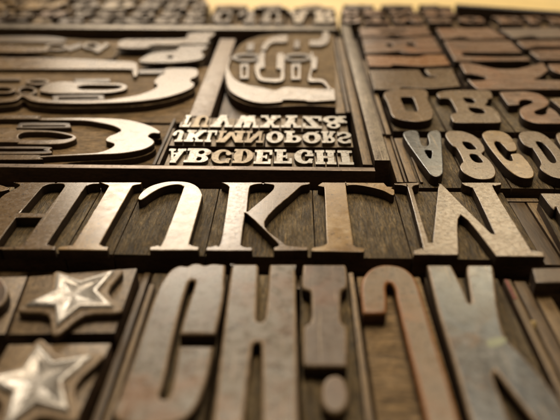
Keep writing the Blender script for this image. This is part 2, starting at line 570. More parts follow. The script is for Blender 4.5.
SH = .17
GL = {
    'A': sub(un(pa(.16, 0, .44, .9, .17), pa(.78, 0, .52, .9, .32), bx(.28, .3, .66, .42), bx(0, 0, .40, SH), bx(.5, 0, 1, SH), bx(.3, .86, .68, 1))),
    'B': sub(un(bx(.12, 0, .62, 1), bx(0, 0, .5, SH), bx(0, 1 - SH, .5, 1), el(.6, .74, .34, .26), el(.62, .28, .38, .28)), el(.58, .74, .1, .13), el(.6, .28, .12, .14)),
    'C': un(sub(el(.5, .5, .5, .5), el(.56, .5, .2, .34), bx(.56, .36, 1.1, .64)), bx(.76, .62, .92, .96), el(.8, .3, .14, .12)),
    'D': sub(un(bx(.12, 0, .55, 1), bx(0, 0, .5, SH), bx(0, 1 - SH, .5, 1), el(.5, .5, .5, .5)), inter(el(.48, .5, .2, .36), bx(.46, 0, 1, 1))),
    'E': un(bx(.12, 0, .46, 1), bx(0, 0, .96, SH), bx(0, 1 - SH, .92, 1), bx(.8, 0, .96, .36), bx(.76, .66, .92, 1), bx(.4, .43, .7, .57), bx(.6, .34, .7, .66)),
    'F': un(bx(.12, 0, .46, 1), bx(0, 0, .62, SH), bx(0, 1 - SH, .94, 1), bx(.78, .62, .94, 1), bx(.4, .43, .7, .57), bx(.6, .34, .7, .66)),
    'G': un(sub(el(.5, .5, .5, .5), el(.56, .5, .2, .34), bx(.56, .44, 1.1, .66)), bx(.76, .64, .92, .96), bx(.66, .06, .94, .46), bx(.55, .36, 1, .48)),
    'H': un(bx(.08, 0, .40, 1), bx(.60, 0, .92, 1), bx(.3, .42, .7, .57), bx(0, 0, .47, SH), bx(0, 1 - SH, .47, 1), bx(.53, 0, 1, SH), bx(.53, 1 - SH, 1, 1)),
    'I': un(bx(.22, 0, .78, 1), bx(0, 0, 1, SH), bx(0, 1 - SH, 1, 1)),
    'J': un(bx(.5, .25, .85, 1), bx(.36, 1 - SH, 1, 1), sub(el(.46, .28, .39, .28), el(.4, .36, .14, .2), bx(-.1, .42, .5, .9)), el(.17, .34, .17, .15)),
    'K': un(bx(.1, 0, .42, 1), bx(0, 0, .5, SH), bx(0, 1 - SH, .5, 1), pa(.36, .36, .76, .95, .17), pa(.8, 0, .5, .62, .34), bx(.56, 0, 1, SH), bx(.56, 1 - SH, .98, 1)),
    'L': un(bx(.14, 0, .48, 1), bx(0, 0, .96, SH), bx(0, 1 - SH, .62, 1), bx(.8, 0, .96, .42)),
    'M': un(bx(.06, 0, .2, 1), bx(.7, 0, .94, 1), pa(.5, .1, .22, 1, .22), pa(.5, .1, .76, 1, .14), bx(0, 0, .3, SH), bx(.6, 0, 1, SH), bx(0, 1 - SH, .28, 1), bx(.72, 1 - SH, 1, 1)),
    'N': un(bx(.1, 0, .24, 1), bx(.74, 0, .88, 1), pa(.8, 0, .22, 1, .3), bx(0, 0, .36, SH), bx(0, 1 - SH, .34, 1), bx(.6, 1 - SH, 1, 1)),
    'O': sub(el(.5, .5, .5, .5), el(.5, .5, .17, .33)),
    'P': sub(un(bx(.12, 0, .46, 1), bx(0, 0, .6, SH), bx(0, 1 - SH, .5, 1), el(.58, .7, .4, .3), bx(.3, .4, .6, 1)), el(.58, .7, .12, .15)),
    'Q': un(sub(el(.5, .52, .5, .48), el(.5, .54, .17, .3)), pa(.88, -.02, .46, .3, .2)),
    'R': sub(un(bx(.1, 0, .42, 1), bx(0, 0, .5, SH), bx(0, 1 - SH, .5, 1), el(.54, .73, .38, .27), bx(.3, .46, .58, 1), pa(.82, 0, .56, .5, .3), bx(.58, 0, 1, SH * .8)), el(.54, .73, .11, .13)),
    'S': un(sub(el(.48, .72, .44, .28), el(.5, .72, .16, .12), bx(.5, .5, 1.1, .74)), sub(el(.52, .29, .46, .29), el(.5, .28, .18, .12), bx(-.1, .27, .5, .52)), bx(.74, .66, .9, .96), bx(.06, .04, .2, .36)),
    'T': un(bx(.33, 0, .67, 1), bx(.2, 0, .8, SH), bx(0, 1 - SH, 1, 1), bx(0, .62, .16, 1), bx(.84, .62, 1, 1)),
    'U': un(bx(.1, .3, .42, 1), bx(.72, .3, .88, 1), sub(el(.49, .32, .39, .32), el(.56, .4, .15, .24), bx(.42, .32, .72, 1.1)), bx(0, 1 - SH, .52, 1), bx(.6, 1 - SH, 1, 1)),
    'V': un(pa(.5, 0, .22, 1, .34), pa(.52, 0, .8, 1, .18), bx(0, 1 - SH, .5, 1), bx(.62, 1 - SH, 1, 1)),
    'W': un(pa(.3, 0, .14, 1, .22), pa(.32, 0, .5, 1, .13), pa(.7, 0, .5, 1, .22), pa(.7, 0, .86, 1, .13), bx(0, 1 - SH, .3, 1), bx(.36, 1 - SH, .64, 1), bx(.74, 1 - SH, 1, 1)),
    'X': un(pa(.78, 0, .24, 1, .34), pa(.2, 0, .76, 1, .18), bx(0, 0, .4, SH), bx(.52, 0, 1, SH), bx(0, 1 - SH, .5, 1), bx(.6, 1 - SH, .98, 1)),
    'Y': un(pa(.5, .36, .22, 1, .34), pa(.5, .36, .78, 1, .18), bx(.34, 0, .68, .48), bx(.22, 0, .8, SH), bx(0, 1 - SH, .48, 1), bx(.6, 1 - SH, 1, 1)),
    'Z': un(pa(.2, 0, .76, 1, .34), bx(.04, 0, .98, SH), bx(.02, 1 - SH, .96, 1), bx(.82, 0, .98, .4), bx(.02, .6, .18, 1)),
    '&': un(sub(el(.42, .76, .28, .24), el(.42, .78, .1, .12)), sub(el(.4, .3, .4, .3), el(.4, .3, .16, .16)), pa(.88, 0, .34, .66, .24), pa(.7, .12, .9, .5, .14), bx(.66, 0, 1, .13), bx(.68, .44, 1, .56)),
}
GC = {}


def glyph(ch, x0, x1, y0, y1, flip=True, turn=False):
    """outline of a slab letter in a mm box; flip = mirrored top to bottom, as it reads in the forme"""
    if ch not in GC:
        GC[ch] = contour(GL[ch])
    out = []
    for lp in GC[ch]:
        l = []
        for (a, b) in lp:
            if flip: b = 1 - b
            if turn: a, b = b, a
            l.append((x0 + (x1 - x0) * a, y0 + (y1 - y0) * b))
        out.append(l)
    return out


# ------------------------------------------------------------------ setting: table and tray bed
def sheet(name, x0, x1, y0, y1, z0, z1, mat):
    o = prism(name, [(x0, y0), (x1, y0), (x1, y1), (x0, y1)], z0, z1, 0, M[mat])
    o['kind'] = 'structure'
    return o


sheet('table_surface', -1800, 1800, -600, 2400, -46, -27, 'table')
back_y = U(300, 7)[1]
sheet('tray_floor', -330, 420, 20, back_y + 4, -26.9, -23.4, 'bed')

# ------------------------------------------------------------------ big row: G H I J K L M, upside down
YT, YB = 181.5, 248.0
ROWG = 'big wooden letters of the middle row'
rowY1, rowY0 = U(297, YT)[1], U(297, YB)[1]


def rowrect(xl, xr, y=YT):
    return [(U(xl, y)[0], rowY0), (U(xr, y)[0], rowY0), (U(xr, y)[0], rowY1), (U(xl, y)[0], rowY1)]


c3 = (0, 165, 4.308); c4 = (110, 165, 4.308); c5 = (220, 165, 4.308); c6 = (330, 165, 4.308); c7 = (430, 165, 4.308)
# G (only its edge shows)
type_block('worn tan wood type block cut off at the left edge, before the upside-down H', rowrect(-40, 12.5),
           [('raised_letter', [T(*c3, [(-150, 78, 1), (-60, 76), (0, 85), (30, 95), (38, 104), (10, 112), (-20, 120), (-40, 160), (-150, 340), (-320, 352, 1), (-330, 300, 1)])])], group=ROWG)
# H
H_out = corners([(55, 74), (236, 74), (241, 79), (246, 74), (428, 74)]) + [(426, 80), (395, 82), (375, 90), (358, 108)] + \
    [(215, 320), (208, 340), (222, 347), (242, 350, 1), (236, 364, 1), (10, 364, 1), (4, 358, 1), (-6, 364, 1), (-185, 364, 1), (-190, 352, 1), (-165, 347), (-140, 330), (-8, 150), (55, 108), (84, 88), (75, 80)]
H_h1 = [(86, 205, 1), (172, 106), (190, 90), (215, 82), (262, 80), (276, 86), (268, 106), (192, 208, 1)]
H_h2 = [(68, 226, 1), (180, 226, 1), (120, 312), (98, 338), (70, 350), (8, 353), (-18, 348), (-10, 332)]
type_block('worn tan wood type block with upside-down H, before the plain I', rowrect(12.8, 99.8),
           [('raised_letter', [T(*c3, H_out), T(*c3, H_h1), T(*c3, H_h2)])], group=ROWG)
# I
I_out = [(430, 74, 1), (611, 74, 1), (605, 82), (575, 88), (558, 112), (440, 320), (432, 340), (448, 350), (470, 352, 1), (462, 366, 1), (250, 364, 1), (256, 352), (300, 345), (325, 325), (455, 112), (466, 90), (450, 82)]
type_block('golden brown wood type block with a plain thick I in the middle row', rowrect(99.9, 141.5),
           [('raised_letter', [T(*c3, I_out)])], face='face_gold', group=ROWG)
# J, hook on top
J_out = [(120, 142), (135, 118), (165, 95), (205, 80), (250, 71), (300, 70), (345, 76), (380, 95), (396, 122), (394, 148), (345, 320), (342, 338), (358, 348), (384, 352, 1), (380, 366, 1), (170, 366, 1), (172, 353, 1), (205, 345), (230, 325), (312, 108), (314, 92), (296, 84), (262, 86), (220, 98), (180, 120), (148, 142), (130, 150)]
type_block('wood type block with upside-down J, its hook at top and bright polished stem', rowrect(141.6, 219),
           [('raised_letter', [T(*c4, J_out)])], face='face_pale', group=ROWG)
# K
K_out = [(4, 74, 1), (180, 74, 1), (186, 80, 1), (192, 74, 1), (388, 74, 1), (384, 82), (355, 88), (325, 112), (192, 243), (268, 330), (300, 348), (380, 352, 1), (378, 366, 1), (232, 368, 1), (232, 354, 1), (252, 346), (235, 322), (118, 212), (106, 225), (92, 325), (92, 345), (110, 353), (140, 355, 1), (138, 368, 1), (-62, 368, 1), (-58, 354, 1), (-20, 346), (4, 325), (36, 115), (36, 92), (22, 82)]
K_h = [(116, 202, 1), (126, 105), (140, 86), (180, 80), (225, 84), (232, 95), (215, 118)]
type_block('worn tan wood type block with upside-down K, beside the polished J', rowrect(219.1, 312.5),
           [('raised_letter', [T(*c5, K_out), T(*c5, K_h)])], group=ROWG)
# L, arm on top
L_out = [(-34, 74, 1), (232, 76, 1), (246, 92, 1), (272, 94, 1), (264, 99, 1), (277, 106, 1), (278, 124), (266, 128), (225, 108), (165, 93), (110, 85), (74, 88), (70, 100), (98, 320), (105, 346), (120, 354, 1), (150, 358, 1), (146, 374, 1), (-82, 370, 1), (-74, 354, 1), (-42, 350), (-14, 336), (-16, 300), (-24, 110), (-30, 94), (-52, 88)]
type_block('golden wood type block with upside-down L, arm reaching right at its top', rowrect(312.6, 394),
           [('raised_letter', [T(*c6, L_out)])], face='face_gold', group=ROWG)
# M, reads like a W
c8 = (370, 170, 4.667)
M_out = [(112, 62, 1), (230, 58, 1), (228, 68), (208, 72), (198, 84), (204, 104), (274, 338, 1), (292, 338, 1), (318, 82), (326, 66), (336, 66), (420, 150), (566, 296, 1), (584, 300, 1), (490, 102), (470, 80), (440, 70), (428, 58, 1), (614, 58, 1), (612, 68), (588, 74), (582, 92), (738, 350), (758, 372), (810, 382, 1), (816, 404, 1), (590, 402, 1), (424, 208), (414, 384, 1), (412, 396, 1), (204, 394, 1), (206, 374, 1), (240, 362), (246, 348), (180, 100), (172, 78), (150, 70), (118, 68)]
type_block('pale tan wood type block with upside-down M reading like a W', rowrect(394.1, 503),
           [('raised_letter', [T(*c8, M_out)])], group=ROWG, n=4)

# ------------------------------------------------------------------ bottom row: G H I J K, tall and narrow
BOTG = 'tall narrow letters of the front row'
BY1, BY0 = U(297, 264)[1], U(297, 436)[1]


def botrect(xl, xr, y=264, b=None):
    return [(U(xl, y)[0], b or BY0), (U(xr, y)[0], b or BY0), (U(xr, y)[0], BY1), (U(xl, y)[0], BY1)]


G_out = [(157, 290), (163, 279), (171, 269.5), (180, 265.3), (187, 266), (192, 263.6), (199, 263.2), (205, 265), (211, 263.6), (217, 263.6), (225.5, 264.5, 1), (223, 300, 1), (215, 333.5, 1), (179.5, 333.5, 1), (183, 320), (188.5, 302), (194.2, 285), (194.2, 280.5), (191.5, 279.3), (189, 281), (184.5, 294), (177, 322), (170, 352), (163, 384), (159, 394), (162, 399), (168, 397), (173, 380), (178.5, 346, 1), (213, 346, 1), (208, 373), (198, 402), (184, 418), (165, 424.5), (136, 425), (118, 420), (113, 410), (119, 396), (131, 364), (144, 326)]
type_block('grey inked type block with tall narrow G, its top edge chipped and shiny', botrect(152, 228),
           [('raised_letter', [px(G_out)])], face='face_grey', group=BOTG, ground=-4.2, bev=.75, edge='edge_tan')
Hb = [(233, 264, 1), (257, 264, 1), (258.5, 266), (257, 300), (256.5, 318), (258.5, 321), (261, 321), (264.5, 318), (267.5, 290), (269.5, 266), (271, 264, 1), (294, 264, 1), (295.3, 268), (297, 340), (298.5, 436, 1), (262, 436, 1), (261.5, 350), (259, 342), (254, 342), (251.5, 350), (242, 436, 1), (211.5, 436, 1), (222, 340), (231, 268)]
type_block('grey inked type block with tall narrow H between the G and the dotted letter', botrect(231, 297),
           [('raised_letter', [px(Hb)])], face='face_grey', group=BOTG, ground=-4.2, bev=.75, edge='edge_tan')
Ib = [(303, 264.4, 1), (345, 264.4, 1), (346.5, 267), (347.5, 285), (343, 289), (341, 294), (341, 318), (343.5, 324), (347, 328), (347.5, 363), (345.5, 365.5, 1), (305, 365.5, 1), (303, 363), (303.4, 328), (307.5, 324), (311, 318), (311, 296), (309.5, 290), (302, 286)]
Id = [(335, 374.5), (344, 379), (348.5, 393), (345.5, 407), (335, 412.5), (324.5, 407), (321, 393), (325.5, 379)]
t = type_block('dark brown type block with a notched stem above a round dot', botrect(300, 348.5),
               [('raised_letter', [px(Ib)]), ('raised_dot', [px(Id)])], face='face_brown', group=BOTG, ground=-4.2, bev=.75, edge='edge_tan')
Jb = [(361, 285), (364, 276), (371, 268.5), (380, 265), (390, 264.6), (402, 267), (411, 273), (417, 282), (424, 303), (435, 340), (448, 380), (464, 436, 1), (430, 436, 1), (418, 385), (406, 338), (397, 300), (395.5, 290), (392, 283), (388, 282), (386, 287), (387, 300), (386.5, 312.5, 1), (363, 313, 1), (361.5, 300)]
type_block('reddish wood type block with a tall J hooked at its top, front row', botrect(357, 421),
           [('raised_letter', [px(Jb)])], face='face_tan', group=BOTG, ground=-4.2, bev=.8, edge='edge_orange', wall='wall_red', gmat='ground_orn')
Kb = [(427, 264.6, 1), (451, 264.6, 1), (454, 270), (464, 290), (469, 302), (471, 303), (470.5, 295), (467, 272), (467.5, 264.8, 1), (492, 264.8, 1), (494, 270), (498, 305), (505, 335), (520, 352), (545, 380), (585, 436, 1), (548, 436, 1), (520, 402), (500, 376), (494.5, 371), (495, 380), (504, 404), (516, 436, 1), (475, 436, 1), (455, 365), (438, 310)]
kt = type_block('blue-grey metal type block with tall K and a pale green fleck on it', botrect(425, 499),
                [('raised_letter', [px(Kb)])], face='face_steel', group=BOTG, ground=-4.2, bev=.75, edge='edge_tan')
ko = cen(botrect(425, 499))
fl = relief('paint_fleck', [smooth(px([(487, 341), (493, 338.5), (501, 337), (506, 339), (505, 343), (497, 346.5), (489, 347)], .03), 4)], .05, .1, .02, (M['fleck'], M['fleck']), kt, ko)

# ------------------------------------------------------------------ stars
def star(label, blk, tips, ground=-4.0, inner=.47):
    o = cen(blk)
    t = empty('star_ornament_block', o, label, 'type block', 'star ornaments')
    prism('block_body', inset(blk, .15), BASE, ground, .5, M['mount'], t, o, .25, M['body'])
    P = px(tips)
    cx, cy_ = sum(p[0] for p in P) / 5, sum(p[1] for p in P) / 5
    pts = []
    for i in range(5):
        a, b = P[i], P[(i + 1) % 5]
        m = ((a[0] + b[0]) / 2, (a[1] + b[1]) / 2)
        pts.append(a)
        k = inner / .81
        pts.append((cx + (m[0] - cx) * k, cy_ + (m[1] - cy_) * k))
    big = [(cx + (p[0] - cx) * (1.30 if i % 2 == 0 else 1.44) + .3, cy_ + (p[1] - cy_) * (1.30 if i % 2 == 0 else 1.44) - .3) for i, p in enumerate(pts)]
    ang = []
    for i, p in enumerate(big):       # blunt tips of the mount
        if i % 2 == 0:
            a, b = big[i - 1], big[(i + 1) % 10]
            ang.append((p[0] * .76 + a[0] * .24, p[1] * .76 + a[1] * .24))
            ang.append((p[0] * .76 + b[0] * .24, p[1] * .76 + b[1] * .24))
        else:
            ang.append(p)
    relief('star_mount', [smooth(ang, 3)], -1.1, 3.2, .6, (M['mount'], M['wall'], M['edge_tan']), t, o)
    # star: bright outer bevel, sunken rim, raised five-ridged middle
    bm = bmesh.new()

    def ring(s, z):
        return [bm.verts.new(((cx + (p[0] - cx) * s - o[0]) * MM, (cy_ + (p[1] - cy_) * s - o[1]) * MM, (z - o[2]) * MM)) for p in pts]
    rings = [ring(1.03, -1.35), ring(1.0, -.25), ring(.90, .1), ring(.76, 0), ring(.66, -.6)]
    for a, b in zip(rings, rings[1:]):
        for i in range(10):
            bm.faces.new((a[i], a[(i + 1) % 10], b[(i + 1) % 10], b[i]))
    c = bm.verts.new(((cx - o[0]) * MM, (cy_ - o[1]) * MM, (-.30 - o[2]) * MM))
    for i in range(10):
        bm.faces.new((rings[-1][i], rings[-1][(i + 1) % 10], c))
    bmesh.ops.recalc_face_normals(bm, faces=bm.faces)
    bmesh.ops.bevel(bm, geom=[e for e in bm.edges if len(e.link_faces) == 2], offset=.16 * MM, segments=2, affect='EDGES')
    me = bpy.data.meshes.new('raised_star')
    bm.to_mesh(me)
    bm.free()
    me.materials.append(M['star'])
    for f in me.polygons:
        f.use_smooth = True
    link('raised_star', me, t)
    return t


def quadpx(pts, z):
    return px(pts, z)


s1 = px([(29, 276), (138, 268), (115, 333), (7, 334)], -4)
star('wooden block with a bright ridged metal star, beside the grey G', s1,
     [(56.8, 271.6), (113.8, 269.7), (112.5, 304.5), (56.3, 324.1), (25.4, 303.2)])
s2 = px([(8, 344), (112, 343), (68, 440), (-50, 446)], -4)
star('wooden block with a shiny metal star cut off by the front left corner', s2,
     [(37.5, 341.5), (92, 354), (68, 409), (2, 428), (-18, 377)])
s3 = px([(-75, 279), (28, 276), (5, 334), (-110, 337)], -4)
type_block('wooden block at the left edge with the rim of a round disc in view', s3,
           [('raised_disc', [px([(-20 + 28 * math.cos(i * math.pi / 8), 291 - 20 * math.sin(i * math.pi / 8)) for i in range(16)])])],
           ground=-4, face='face_brown', gmat='mount', bev=.6, name='disc_ornament_block', edge='edge_tan')

# ------------------------------------------------------------------ small metal type, three rows
SMG = 'small metal slab letters'
R1 = 'ABCDEFGHI'
x1 = [(166, 184), (185, 210.5), (211, 232), (233, 253.5), (254, 273), (274, 293.5), (294, 314), (315, 336), (338, 353)]
R2 = 'JKLMNOPQRS'
x2 = [(171, 184.5), (185, 205), (205.5, 216.5), (217, 244.5), (245, 264), (266, 283.5), (284, 302), (302.5, 321), (321.5, 336), (336.5, 352)]
R3 = 'TUVWXYZ&'
x3 = [(181, 191.5), (192, 210), (211, 234), (235, 259.5), (260, 280.5), (281, 301.5), (302, 322.5), (323, 347)]
worn = set('CDMNU')
ROWN = {R1: 'nearest row', R2: 'middle row', R3: 'back row'}
for R, xs, yt, yb in ((R1, x1, 149.5, 163.6), (R2, x2, 131, 142.6), (R3, x3, 115.6, 127.6)):
    Y1, Y0 = U(280, yt)[1], U(280, yb)[1]
    ym = (yt + yb) / 2
    for ch, (a, b) in zip(R, xs):
        X0, X1 = U(a, ym)[0], U(b, ym)[0]
        e = .28
        body = [(X0 - .12, Y0 - .5), (X1 + .12, Y0 - .5), (X1 + .12, Y1 + .5), (X0 - .12, Y1 + .5)]
        nm = 'ampersand' if ch == '&' else ch
        wn = ch in worn
        type_block(('browned' if wn else 'bright') + ' metal slab letter %s upside down in the %s of small type' % (nm, ROWN[R]),
                   body, [('raised_letter', glyph(ch, X0 + e * .2, X1 - e * .2, Y0, Y1))], ground=-1.7, face='lead_worn' if wn else 'lead',
                   gmat='lead_ground', bev=.13, name='metal_type_block', group=SMG, wall='lead_side', gap=.03, n=1, bbev=.15,
                   ztop=random.uniform(-.2, .15))

# ------------------------------------------------------------------ rules and bars
def bar(label, poly, ztop, mat, group=None, name='metal_rule', cat='metal rule', bev=.3):
    return strip(label, poly, ztop, mat, name=name, cat=cat, group=group, bev=bev)


yb_ = (U(180, 165.3)[1], U(180, 169.5)[1])
bar('long brown metal rule between the big wooden letters and the small type',
    [(U(-60, 167)[0], yb_[1]), (U(375, 168)[0], yb_[1]), (U(375, 168)[0], yb_[0]), (U(-60, 167)[0], yb_[0])], .1, 'rule_brown')
yb2 = (U(200, 25.4)[1], U(200, 29.2)[1])
bar('long blurred metal rule behind the ornamental letters at the back',
    [(U(-60, 28)[0], yb2[1]), (U(336, 28)[0], yb2[1]), (U(336, 28)[0], yb2[0]), (U(-60, 28)[0], yb2[0])], .1, 'rule')
xl, xr = U(359, 100)[0], U(372, 100)[0]
ya, yz = U(350, 26)[1], U(375, 161.5)[1]
bar('thick grey metal rule running away between small type and brown letters', [(xl, yz), (xr, yz), (xr, ya), (xl, ya)], .6, 'rule', bev=.5)
xl, xr = U(204, 76)[0], U(223, 76)[0]
bar('pale wide spacing bar left of the ornate round letter', [(xl, U(210, 114)[1]), (xr, U(210, 114)[1]), (xr, U(225, 37)[1]), (xl, U(225, 37)[1])], -1.2, 'strip_pale',
    name='spacing_bar', cat='spacing bar')


def vstrip(label, xa, xb, yref, yt, yb, z, mat, **k):
    a, b = U(xa, yref, z)[0], U(xb, yref, z)[0]
    y1, y0 = U((xa + xb) / 2, yt, z)[1], U((xa + xb) / 2, yb, z)[1]
    return strip(label, [(a, y0), (b, y0), (b, y1), (a, y1)], z, mat, **k)


# between the ornate letter / small type and the thick grey rule
vstrip('pale brown strip along the left side of the thick grey rule', 349, 357.5, 100, 38, 164.5, -2.2, 'strip')
vstrip('narrow dark strip next to the ornate round letter', 344, 348.5, 100, 36, 112, -3.4, 'strip_dark')
vstrip('worn strip right beside the ornate round letter', 334, 343.5, 100, 36, 113, -2.6, 'strip')
# right of the thick grey rule
vstrip('thin dark strip right of the thick grey rule', 374, 378, 110, 40, 134, -3.6, 'strip_dark')
vstrip('thin worn strip left of the brown letter O', 378.4, 383.5, 110, 60, 134, -2.6, 'strip')
vstrip('narrow olive strip at the end of the thick grey rule', 390, 397, 160, 136, 182, -4.6, 'strip')
vstrip('hair-thin strip between two wider strips before the letter A', 397.4, 400.6, 160, 136, 182, -4.0, 'strip_dark')
vstrip('wide pale wooden strip left of the grey letter A', 401, 411.5, 160, 138, 182, -4.4, 'strip')
vstrip('thin brown strip touching the block of the grey letter A', 412, 415.5, 160, 138, 182, -3.2, 'strip')
# before the ornaments and the small type
vstrip('short dark strip left of the small metal letters', 158, 162, 150, 118, 164.5, -3.2, 'strip_dark')
vstrip('worn wooden strip beside the small letters A and J', 162.4, 166.2, 150, 128, 164.5, -1.6, 'strip')
# front row
vstrip('olive strip between the dotted letter and the tall hooked J', 349.2, 355.5, 285, 272, 440, -3, 'strip')
vstrip('rounded light brown strip between star blocks and grey G', 143, 150.5, 300, 283, 440, -2.2, 'strip', bev=.9)
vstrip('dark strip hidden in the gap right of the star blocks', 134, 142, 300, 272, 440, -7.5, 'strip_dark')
rs = vstrip('long strip with a red painted tip, right of the blue-grey K', 505.5, 514, 285, 279, 440, -2.5, 'strip', bev=.5)
ro = Vector(rs.location) / MM
a, b = U(505.5, 285, -2.5)[0], U(510, 285, -2.5)[0]
y1, y0 = U(510, 279, -2.5)[1], U(510, 299, -2.5)[1]
prism('red_tip', [(a + .35, y0), (b, y0), (b, y1 - .5), (a + .35, y1 - .5)], -2.9, -2.3, .1, M['red'], rs, tuple(ro))
vstrip('dark wide strip under the yellow crumb at the right', 514.6, 528, 285, 281, 440, -4.5, 'strip_dark')
vstrip('brown strip at the right edge below the dark block', 528.5, 545, 285, 283, 440, -4.8, 'strip')
# right of M, low strips
vstrip('low cross strip behind two cracked strips', 506, 538.5, 199, 197.6, 201.4, -6.5, 'strip')
vstrip('low cracked wooden strip right of the letter M', 509, 526, 204, 202.4, 264, -7, 'strip_dark', wob=.3)
vstrip('second low cracked strip, farther right of the letter M', 526.8, 539.5, 204, 202.4, 264, -7, 'strip', wob=.3)
# furniture filling the gap behind the big row
gp = (yb_[1] - .6, rowY1 + .5)
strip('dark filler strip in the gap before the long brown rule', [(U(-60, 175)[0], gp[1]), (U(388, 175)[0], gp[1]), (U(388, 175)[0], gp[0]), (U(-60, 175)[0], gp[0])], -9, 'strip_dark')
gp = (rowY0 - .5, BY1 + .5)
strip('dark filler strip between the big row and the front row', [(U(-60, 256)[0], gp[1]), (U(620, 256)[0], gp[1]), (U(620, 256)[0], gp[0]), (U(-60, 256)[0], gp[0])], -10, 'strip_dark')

# crumb
bm = bmesh.new()
bmesh.ops.create_icosphere(bm, subdivisions=3, radius=1)
cx, cy_ = U(532.5, 325, -3.6)
rnd = random.Random(3)
for v in bm.verts:
    k = 1 + .16 * math.sin(3.1 * v.co.x + 1) * math.cos(4 * v.co.y) + .1 * math.sin(7 * v.co.z + 3 * v.co.x)
    v.co = Vector((v.co.x * 1.25, v.co.y * 1.45, v.co.z * 1.1)) * k * MM
me = bpy.data.meshes.new('crumb')
bm.to_mesh(me)
bm.free()
me.materials.append(M['crumb'])
for f in me.polygons:
    f.use_smooth = True
cr = link('crumb', me, None, (cx, cy_, -3.6))
cr['label'] = 'small pale yellow crumb lying on the strips at the right'
cr['category'] = 'crumb'

# ------------------------------------------------------------------ blocks at the right edge
e1 = px([(540, 192.5), (575, 193), (620, 245), (570, 245)])
type_block('worn grey-brown block at the right edge, beside the cracked strips', e1,
           [('raised_letter', [px([(540.5, 193, 1), (575, 193.5, 1), (612, 240, 1), (580, 240, 1), (571, 230), (559, 212), (556, 206), (553, 209)])])], ground=-4, bev=.4)
e2 = px([(531.5, 268), (600, 266), (612, 283), (536, 283)])
type_block('dark reddish brown block at the right edge, past the red-tipped strip', e2,
           [('raised_letter', [corners(px([(532, 268), (600, 266), (611, 282.4), (536, 282.4)]))])], face='face_brown', ground=-4, bev=.5, gmat='body')

# ------------------------------------------------------------------ right group: A B C D and O R S
ABG = 'rounded letters of the row right of the thick rule'
q = (380, 60, 3.1111)
A_o = [(72, 230), (84, 220), (108, 219), (120, 226), (126, 250), (132, 264), (142, 268), (152, 262), (152, 250), (148, 232), (158, 221), (180, 219), (190, 232), (193, 270), (197, 340), (192, 356), (178, 363), (160, 358), (146, 342), (112, 295), (86, 258)]
A_h = [(140, 281), (160, 281), (161, 296), (157, 306), (150, 300)]
B_o = [(203, 232), (210, 222), (225, 220), (258, 222), (295, 236), (318, 258), (327, 280), (318, 292), (338, 308), (356, 332), (361, 352), (352, 366), (330, 371), (296, 368), (262, 352), (249, 334), (252, 322), (258, 312), (240, 276), (226, 266), (212, 250)]
B_h1 = [(257, 255), (276, 255), (292, 266), (299, 276), (284, 278), (270, 274)]
B_h2 = [(280, 294), (298, 293), (312, 305), (319, 317), (302, 318), (288, 310)]
C_o = [(318, 232), (328, 222), (350, 219), (378, 222), (402, 234), (420, 256), (427, 276), (418, 283), (400, 282), (388, 270), (374, 256), (362, 252), (357, 260), (368, 280), (386, 302), (400, 312), (412, 312), (410, 300), (408, 292), (434, 291), (452, 306), (472, 332), (480, 350), (476, 364), (456, 368), (426, 360), (394, 336), (356, 292), (330, 256)]
D_o = [(432, 232), (442, 223), (470, 221), (498, 226), (528, 244), (562, 280), (590, 318), (602, 346), (596, 362), (572, 369), (540, 364), (512, 350), (497, 334), (501, 322), (496, 308), (476, 276), (462, 270), (448, 262), (436, 246)]
D_h = [(486, 256), (500, 254), (518, 268), (540, 296), (548, 314), (540, 320), (526, 312), (506, 284)]
E_o = [(548, 234), (560, 226), (620, 226), (680, 300), (720, 366), (640, 366), (610, 330), (590, 300), (560, 262)]
abx = [(402, 445.5), (446, 481), (481.5, 518), (518.5, 554.5), (555, 592)]
AY1, AY0 = U(440, 129.5)[1], U(440, 178.5)[1]
for nm, (a, b), lp, fm in (('A', abx[0], [A_o, A_h], 'face_steel'), ('B', abx[1], [B_o, B_h1, B_h2], 'face'), ('C', abx[2], [C_o], 'face_gold'),
                           ('D', abx[3], [D_o, D_h], 'face'), ('E', abx[4], [E_o], 'face')):
    X0, X1 = U(a, 130)[0], U(b, 130)[0]
    lab = {'A': 'grey narrow upside-down A at the start of the rounded letter row', 'B': 'brown rounded type block with upside-down B beside the grey A',
           'C': 'golden brown rounded type block with upside-down C', 'D': 'tan rounded type block with upside-down D near the right edge',
           'E': 'type block cut off by the right edge, after the rounded D'}[nm]
    type_block(lab, [(X0, AY0), (X1, AY0), (X1, AY1), (X0, AY1)], [('raised_letter', [T(*q, l) for l in lp])], face=fm, group=ABG, ground=-4, bev=.35, n=4)

ORG = 'brown letters of the row behind the rounded A'
qo = (380, 80, 6.2222)
O_o = [(22, 92), (40, 70), (90, 58), (170, 54), (260, 56), (295, 72), (300, 100), (296, 120), (318, 165), (330, 200), (322, 236), (285, 252), (220, 258), (150, 250), (100, 238), (72, 215), (58, 175), (42, 130)]
O_h = [(128, 112), (142, 104), (190, 104), (208, 114), (226, 160), (234, 190), (222, 196), (176, 192), (160, 184), (144, 150)]
qr = (430, 80, 6.2222)
R_o = [(42, 84), (70, 72), (120, 64), (240, 62), (362, 66), (388, 90), (386, 112), (362, 118), (360, 135), (346, 156), (392, 172), (430, 210), (442, 242), (432, 264), (300, 266), (162, 264), (138, 246), (128, 222), (140, 208), (166, 200), (150, 160), (124, 118), (90, 110), (62, 112)]
R_h1 = [(206, 112), (236, 108), (264, 114), (282, 136), (262, 145), (228, 138)]
R_h2 = [(242, 170), (290, 170), (326, 182), (344, 198), (326, 209), (282, 206), (254, 192)]
qs = (480, 80, 7.0)
